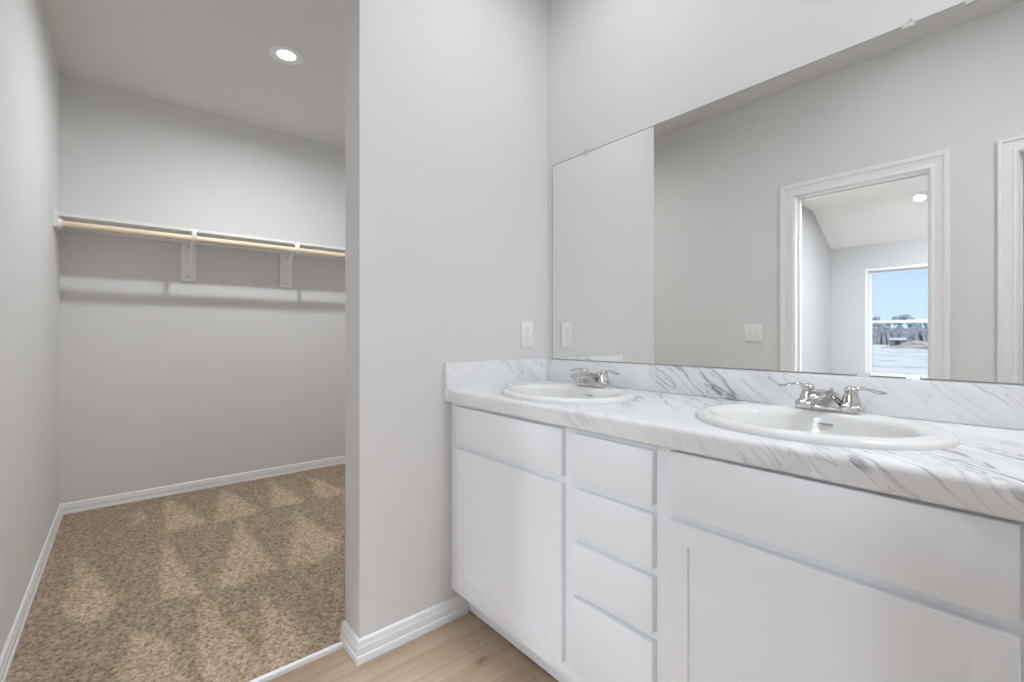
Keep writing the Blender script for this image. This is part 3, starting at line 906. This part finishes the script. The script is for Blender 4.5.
# ------------------------------------------------------------------ basins
def make_sink(cx, cy, label):
    e = tag(empty('basin', (cx, cy, CT1)), label, 'sink', 'oval drop-in basins in the vanity top')
    bm = bmesh.new()
    R = [(0.238, 0.196, 0, 0.0004), (0.250, 0.208, 0, 0.0004), (0.2505, 0.2085, 0, 0.006), (0.2485, 0.2065, 0, 0.0115), (0.243, 0.201, 0, 0.0155), (0.236, 0.194, 0, 0.0178),
         (0.225, 0.181, -0.003, 0.0185), (0.210, 0.164, -0.014, 0.0170), (0.201, 0.155, -0.019, 0.0135), (0.1955, 0.151, -0.021, 0.007), (0.192, 0.148, -0.021, -0.003),
         (0.187, 0.143, -0.021, -0.025), (0.176, 0.133, -0.021, -0.055), (0.157, 0.117, -0.019, -0.088), (0.126, 0.092, -0.015, -0.115), (0.085, 0.062, -0.010, -0.130), (0.045, 0.036, -0.006, -0.137), (0.022, 0.022, -0.004, -0.139)]
    n = 72
    rings = [[bm.verts.new((a * math.cos(2 * math.pi * k / n), dy + b * math.sin(2 * math.pi * k / n), z)) for k in range(n)] for a, b, dy, z in R]
    # underside shell keeps real thickness
    U = [(0.020, 0.020, -0.004, -0.150), (0.088, 0.066, -0.010, -0.142), (0.135, 0.098, -0.015, -0.126), (0.170, 0.124, -0.019, -0.097), (0.193, 0.142, -0.021, -0.060), (0.206, 0.154, -0.021, -0.020), (0.212, 0.160, -0.020, -0.006), (0.220, 0.168, -0.012, 0.0004)]
    under = [[bm.verts.new((a * math.cos(2 * math.pi * k / n), dy + b * math.sin(2 * math.pi * k / n), z)) for k in range(n)] for a, b, dy, z in U]
    seq = rings + under + [rings[0]]
    for A, B in zip(seq, seq[1:]):
        for k in range(n): bm.faces.new((A[k], A[(k + 1) % n], B[(k + 1) % n], B[k]))
    o = link('bowl', bm, M['porcelain'], None, True, 70); o.parent = e
    # drain flange and stopper
    bm = bmesh.new(); add_lathe(bm, [(0.030, -0.1365), (0.0305, -0.1350), (0.024, -0.1338), (0.0215, -0.1362), (0.0, -0.1362)], 0, -0.006, 32)
    d = link('drain_ring', bm, M['chrome'], None, True, 40); d.parent = e
    bm = bmesh.new(); add_lathe(bm, [(0.006, -0.1360), (0.018, -0.1330), (0.019, -0.1310), (0.012, -0.1288), (0.0, -0.1280)], 0, -0.006, 32)
    s = link('stopper', bm, M['chrome'], None, True, 40); s.parent = e
    # overflow slot high in the back of the bowl
    bm = bmesh.new()
    add_box(bm, -0.017, 0.017, 0.1180, 0.1285, -0.0140, -0.0105, 0.0022, 3)
    v = link('overflow_slot', bm, M['overflow'], None, True, 40); v.parent = e
    return e
make_sink(*S1, 'white oval basin at the left end of the vanity top beside the side splash')
make_sink(*S2, 'white oval basin at the right, larger in view, in front of the mirrored doorway')

# ------------------------------------------------------------------ faucets
def make_faucet(cx, cy, label):
    z0 = CT1 + 0.0186
    e = tag(empty('faucet', (cx, cy, z0)), label, 'faucet', 'chrome two-handle faucets behind the basins')
    e.scale = (0.92, 0.96, 0.93)
    def put(name, bm, mat=M['chrome'], ang=45, parent=None):
        o = link(name, bm, mat, None, True, ang); o.parent = parent or e
        return o
    # base: one casting, square ends with a lower bridge between
    bm = bmesh.new()
    xs = [-0.078, -0.072, -0.036, -0.030, 0.030, 0.036, 0.072, 0.078]
    hs = [0.0195, 0.0225, 0.0225, 0.0150, 0.0150, 0.0225, 0.0225, 0.0195]
    ds = [0.023, 0.027, 0.027, 0.023, 0.023, 0.027, 0.027, 0.023]
    rr = []
    for x, h, d in zip(xs, hs, ds):
        rr.append([bm.verts.new(p) for p in ((x, -d - 0.002, 0.0), (x, -d, h * 0.75), (x, -d + 0.005, h), (x, d - 0.005, h), (x, d, h * 0.75), (x, d + 0.002, 0.0))])
    for A, B in zip(rr, rr[1:]):
        for k in range(6): bm.faces.new((A[k], A[(k + 1) % 6], B[(k + 1) % 6], B[k]))
    bm.faces.new(rr[0]); bm.faces.new(rr[-1][::-1])
    bmesh.ops.bevel(bm, geom=bm.edges[:], offset=0.0014, segments=2, affect='EDGES', profile=0.5)
    put('base_plate', bm)
    # spout: broad wedge rising from the bridge, narrowing forward to the aerator
    bm = bmesh.new()
    side = [(0.018, 0.010, 0.0330), (0.0165, 0.026, 0.0310), (0.011, 0.0385, 0.0285), (0.000, 0.0475, 0.0250), (-0.020, 0.0535, 0.0210), (-0.048, 0.0585, 0.0180), (-0.084, 0.0590, 0.0160), (-0.112, 0.0530, 0.0150),
            (-0.122, 0.0470, 0.0140), (-0.122, 0.0405, 0.0140), (-0.112, 0.0380, 0.0148), (-0.080, 0.0375, 0.0172), (-0.052, 0.0325, 0.0215), (-0.034, 0.0220, 0.0270), (-0.0265, 0.010, 0.0330)]
    A = [bm.verts.new((-w, y, z)) for y, z, w in side]
    B = [bm.verts.new((w, y, z)) for y, z, w in side]
    m_ = len(side)
    for k in range(m_):
        bm.faces.new((A[k], A[(k + 1) % m_], B[(k + 1) % m_], B[k]))
    # sides as strips between the upper and the lower line, so the taper stays clean
    for S in (A, B):
        for k in range(m_ // 2):
            a, b, c, d = S[k], S[k + 1], S[m_ - 2 - k], S[m_ - 1 - k]
            vs = []
            for v in (a, b, c, d):
                if v not in vs: vs.append(v)
            if len(vs) > 2: bm.faces.new(vs)
    bmesh.ops.recalc_face_normals(bm, faces=bm.faces[:])
    rim = [e_ for e_ in bm.edges if len(e_.link_faces) == 2 and e_.calc_face_angle(0) > math.radians(50)]
    bmesh.ops.bevel(bm, geom=rim, offset=0.0045, segments=3, affect='EDGES', profile=0.5, clamp_overlap=True)
    sp = put('spout', bm, ang=50)
    bm = bmesh.new(); add_lathe(bm, [(0.0085, 0.0), (0.0105, 0.0015), (0.0105, 0.010), (0.0, 0.010)], 0, 0, 24, Vector((0, 0, 1)), (0, -0.107, 0.0305))
    put('aerator', bm, M['steel'], 45, sp)
    # lift rod behind the spout
    bm = bmesh.new(); add_lathe(bm, [(0.0022, 0.012), (0.0022, 0.046), (0.0045, 0.048), (0.0052, 0.052), (0.0040, 0.056), (0.0, 0.057)], 0, 0, 16, Vector((0, 0, 1)), (0, 0.0225, 0))
    put('lift_rod', bm)
    for s in (-1, 1):
        x = s * 0.0508
        bm = bmesh.new()
        add_lathe(bm, [(0.0245, 0.0215), (0.0245, 0.0240), (0.0222, 0.0255), (0.0212, 0.030), (0.0188, 0.040), (0.0162, 0.048), (0.0160, 0.0525), (0.0168, 0.0560), (0.0155, 0.0620), (0.0120, 0.0665), (0.0060, 0.0685), (0.0, 0.069)], x, 0, 32)
        hd = put('handle', bm, ang=35)
        bm = bmesh.new()
        P, Rr = [], []
        for k in range(10):
            t = k / 9
            P.append((x + s * (0.006 + 0.070 * t), -0.004 * t, 0.0600 + 0.0045 * math.sin(t * math.pi * 1.6)))
            Rr.append([0.0095, 0.0098, 0.0088, 0.0078, 0.0074, 0.0080, 0.0090, 0.0098, 0.0090, 0.0055][k])
        add_tube(bm, P, Rr, 16, 0.55)
        put('lever', bm, ang=60, parent=hd)
    return e
make_faucet(S1[0] - 0.014, S1[1] + 0.166, 'chrome two-handle faucet behind the left basin near the side wall')
make_faucet(S2[0] - 0.004, S2[1] + 0.168, 'chrome two-handle faucet behind the right basin below the mirrored window')

# ------------------------------------------------------------------ mirror
MZ0, MZ1, MX0, MX1 = 1.0070, 1.9045, 0.034, 1.575
mir = tag(empty('wall_mirror', (0.78, -0.003, MZ0)), 'large frameless wall mirror above the marble backsplash', 'mirror')
box('mirror_glass', M['mirror'], mir, MX0, MX1, -0.0036, -0.0008, MZ0, MZ1)
link('ground_edge', ring_frame(MX0 - 0.0006, MX1 + 0.0006, MZ0 - 0.0004, MZ1 + 0.0006, 0.0036, -0.0040, -0.0006), M['edge'], mir)
def clip(x, topside):
    bm = bmesh.new()
    w = 0.013
    if topside:
        pr = [(-0.0008, MZ1 + 0.0006), (-0.0008, MZ1 + 0.013), (-0.0080, MZ1 + 0.006), (-0.0080, MZ1 - 0.009), (-0.0044, MZ1 - 0.009), (-0.0044, MZ1 + 0.0006)]
    else:
        pr = [(-0.0044, MZ0 - 0.0004), (-0.0044, MZ0 + 0.009), (-0.0074, MZ0 + 0.009), (-0.0095, MZ0 - 0.0009), (-0.0060, MZ0 - 0.0009), (-0.0060, MZ0 - 0.0004)]
    add_prism(bm, pr, 0, x - w, x + w)
    o = link('mirror_clip', bm, M['clip'], mir)
    bm = bmesh.new()
    if topside:
        add_lathe(bm, [(0.0035, 0.0), (0.0030, 0.0016), (0.0, 0.0020)], 0, 0, 14, Vector((0, -1, 0)), (x + 0.004, -0.0078, MZ1 + 0.0065))
        link('screw', bm, M['screw'], o, True, 40)
    else: bm.free()
for x, t in ((0.236, True), (1.297, True), (1.412, True), (0.247, False), (1.307, False), (1.205, False)):
    clip(x, t)

# ------------------------------------------------------------------ outlet and switch
out = tag(empty('outlet', (0.0, -0.134, 1.121)), 'white duplex outlet plate on the partition wall above the side splash', 'outlet')
box('cover_plate', M['plastic'], out, 0.0006, 0.0062, -0.134 - 0.0362, -0.134 + 0.0362, 1.121 - 0.058, 1.121 + 0.058, 0.0022, 2)
for dz in (-0.0195, 0.0195):
    bm = bmesh.new()
    pts = []
    for k in range(28):
        a = 2 * math.pi * k / 28
        pts.append((-0.134 + max(-0.0165, min(0.0165, 0.0185 * math.cos(a))), 1.121 + dz + max(-0.0145, min(0.0145, 0.0175 * math.sin(a)))))
    add_prism(bm, pts, 0, 0.0055, 0.0078)
    rc = link('receptacle', bm, M['plastic'], out)
    for dy, h in ((-0.0062, 0.0075), (0.0062, 0.0062)):
        box('slot', M['slot'], rc, 0.0074, 0.0081, -0.134 + dy - 0.0011, -0.134 + dy + 0.0011, 1.121 + dz + 0.003 - h / 2, 1.121 + dz + 0.003 + h / 2)
    bm = bmesh.new(); add_lathe(bm, [(0.0024, 0.0), (0.0024, 0.0007), (0.0, 0.0007)], 0, 0, 12, Vector((1, 0, 0)), (0.0074, -0.134, 1.121 + dz - 0.0075))
    link('ground_hole', bm, M['slot'], rc)
bm = bmesh.new(); add_lathe(bm, [(0.0032, 0.0), (0.0028, 0.0010), (0.0, 0.0014)], 0, 0, 14, Vector((1, 0, 0)), (0.0061, -0.134, 1.121))
link('screw', bm, M['screw'], out, True, 40)

sx, sz = 0.202, 1.132
swt = tag(empty('light_switch', (sx, W, sz)), 'white double toggle light switch beside the doorway, seen in the mirror', 'light switch')
box('switch_plate', M['plastic'], swt, sx - 0.060, sx + 0.060, W + 0.0006, W + 0.0065, sz - 0.060, sz + 0.060, 0.0022, 2)
for dx, up_ in ((-0.023, 1), (0.023, -1)):
    bm = bmesh.new()
    add_prism(bm, [(W + 0.0062, sz - 0.012), (W + 0.0085, sz - 0.012), (W + 0.0085, sz + 0.012), (W + 0.0062, sz + 0.012)], 0, sx + dx - 0.0052, sx + dx + 0.0052)
    ws_ = link('switch_collar', bm, M['plastic'], swt)
    bm = bmesh.new()
    add_prism(bm, [(W + 0.0084, sz - 0.008), (W + 0.019, sz + up_ * 0.008 - 0.003), (W + 0.020, sz + up_ * 0.008 + 0.003), (W + 0.0084, sz + 0.008)], 0, sx + dx - 0.0042, sx + dx + 0.0042)
    link('toggle', bm, M['plastic'], ws_)
    for dz in (-0.030, 0.030):
        bm = bmesh.new(); add_lathe(bm, [(0.0030, 0.0), (0.0026, 0.0010), (0.0, 0.0014)], 0, 0, 12, Vector((0, 1, 0)), (sx + dx, W + 0.0064, sz + dz))
        link('screw', bm, M['screw'], swt, True, 40)

# ------------------------------------------------------------------ outdoors, seen through the bedroom window
rng = random.Random(7)
GZ = -0.62
bm = bmesh.new()
bmesh.ops.create_grid(bm, x_segments=70, y_segments=70, size=1.0)
for v in bm.verts:
    v.co.x = -25 + v.co.x * 130
    v.co.y = -128 + v.co.y * 120
    v.co.z = GZ + 0.25 * noise.noise(Vector((v.co.x * 0.11, v.co.y * 0.16, 1.0)))
struct(link('ground', bm, M['ground'], smooth=True))
def blob_tree(x, y, hgt, wid, label):
    e = tag(empty('tree', (x, y, GZ)), label, 'tree', 'trees along the far edge of the field')
    bm = bmesh.new()
    for k in range(9):
        a = rng.uniform(0, 6.28); r = rng.uniform(0, 0.32) * wid
        c = Vector((r * math.cos(a), r * math.sin(a), hgt * rng.uniform(0.42, 0.84)))
        s = wid * rng.uniform(0.20, 0.34)
        R = bmesh.ops.create_icosphere(bm, subdivisions=2, radius=s)
        for v in R['verts']:
            d = 1 + 0.35 * noise.noise(v.co * (3.0 / s) * 0.6 + c)
            v.co = Vector((v.co.x * d, v.co.y * d, v.co.z * d * 0.85)) + c
    o = link('foliage', bm, M['leaf']); o.parent = e
    bm = bmesh.new(); add_tube(bm, [(0, 0, -0.1), (0.05 * wid, 0, hgt * 0.3), (0, 0, hgt * 0.7)], [0.05 * wid, 0.04 * wid, 0.015 * wid], 8)
    t = link('trunk', bm, M['bark'], None, True, 60); t.parent = e
TREES = [(-37.5 + 2.75 * k + 0.5 * math.sin(k * 2.3), 112 + 1.2 * math.sin(k * 4.1), (5.3, 6.3, 5.0, 5.7, 6.7, 5.1, 6.0)[k % 7], (1.9, 2.1, 1.7, 2.0, 2.2)[k % 5]) for k in range(17)] + [(-36.0 + 3.0 * k, 118 + 1.0 * math.sin(k * 3.3), (5.2, 5.8, 6.6, 5.4)[k % 4], 2.1) for k in range(15)]
for i, (x, d, hgt, wid) in enumerate(TREES):
    blob_tree(x, -d, hgt, wid, 'hazy green tree on the skyline beyond the pale field, seen in the mirrored window')
# tangled bare brush along the field's far edge: nobody could count it
bm = bmesh.new()
for k in range(1500):
    x = rng.uniform(-42, 10); y = -105 + rng.uniform(-3, 3); hgt = rng.uniform(2.3, 3.4)
    c = Vector((x, y, GZ - 0.1))
    w = rng.uniform(0.25, 0.6)
    A = [bm.verts.new(c + Vector((w * math.cos(t), w * math.sin(t), 0))) for t in (0, 2.1, 4.2)]
    lean = Vector((rng.uniform(-0.4, 0.4), rng.uniform(-0.4, 0.4), hgt))
    B = [bm.verts.new(c + lean * 0.7 + Vector((0.75 * w * math.cos(t), 0.75 * w * math.sin(t), 0))) for t in (0.4, 2.5, 4.6)]
    Tp = bm.verts.new(c + lean)
    for i in range(3):
        bm.faces.new((A[i], A[(i + 1) % 3], B[(i + 1) % 3], B[i])); bm.faces.new((B[i], B[(i + 1) % 3], Tp))
tag(link('brush', bm, M['brush']), 'grey bare brush along the far edge of the pale field', 'brush', kind='stuff')
# low dark shed with a pale roof
shed_scale = 0.62
shed = tag(empty('shed', (-14.6, -97, GZ)), 'small dark shed with a pale roof at the far edge of the field', 'shed')
bm = bmesh.new(); add_box(bm, -1.5, 1.5, -1.2, 1.2, -0.2, 1.5)
o = link('walls', bm, M['siding']); o.parent = shed
bm = bmesh.new(); add_prism(bm, [(-1.5, 1.5), (0, 2.05), (1.5, 1.5), (1.5, 1.62), (0, 2.18), (-1.5, 1.62)], 0, -1.8, 1.8)
o = link('roof', bm, M['roofing']); o.parent = shed
bm = bmesh.new(); add_box(bm, -0.5, 0.5, 1.205, 1.25, 0, 1.25)
o = link('shed_door', bm, M['dark']); o.parent = shed
shed.scale = (shed_scale,) * 3
def mound(x, y, rx, ry, h, label):
    bm = bmesh.new()
    n, m = 20, 6
    rr = []
    for j in range(m + 1):
        t = j / m
        rr.append([bm.verts.new((x + rx * (1 - t) * math.cos(2 * math.pi * k / n) * (1 + 0.15 * noise.noise(Vector((k * 1.3, j, x)))), y + ry * (1 - t) * math.sin(2 * math.pi * k / n), GZ - 0.15 + (h + 0.15) * (1 - (1 - t) ** 2) * (1 + 0.2 * noise.noise(Vector((k, j * 2.1, y)))))) for k in range(n)])
    for A, B in zip(rr, rr[1:]):
        for k in range(n): bm.faces.new((A[k], A[(k + 1) % n], B[(k + 1) % n], B[k]))
    bm.faces.new(rr[0][::-1])
    bmesh.ops.remove_doubles(bm, verts=bm.verts[:], dist=0.001)
    tag(link('soil_mound', bm, M['dirt'], smooth=True), label, 'soil mound')
mound(-9.8, -76, 3.6, 2.0, 0.55, 'low tan soil mound on the right of the pale field')
mound(-11.6, -92, 2.6, 1.6, 0.9, 'small heap of dug soil before the grey brush by the shed')
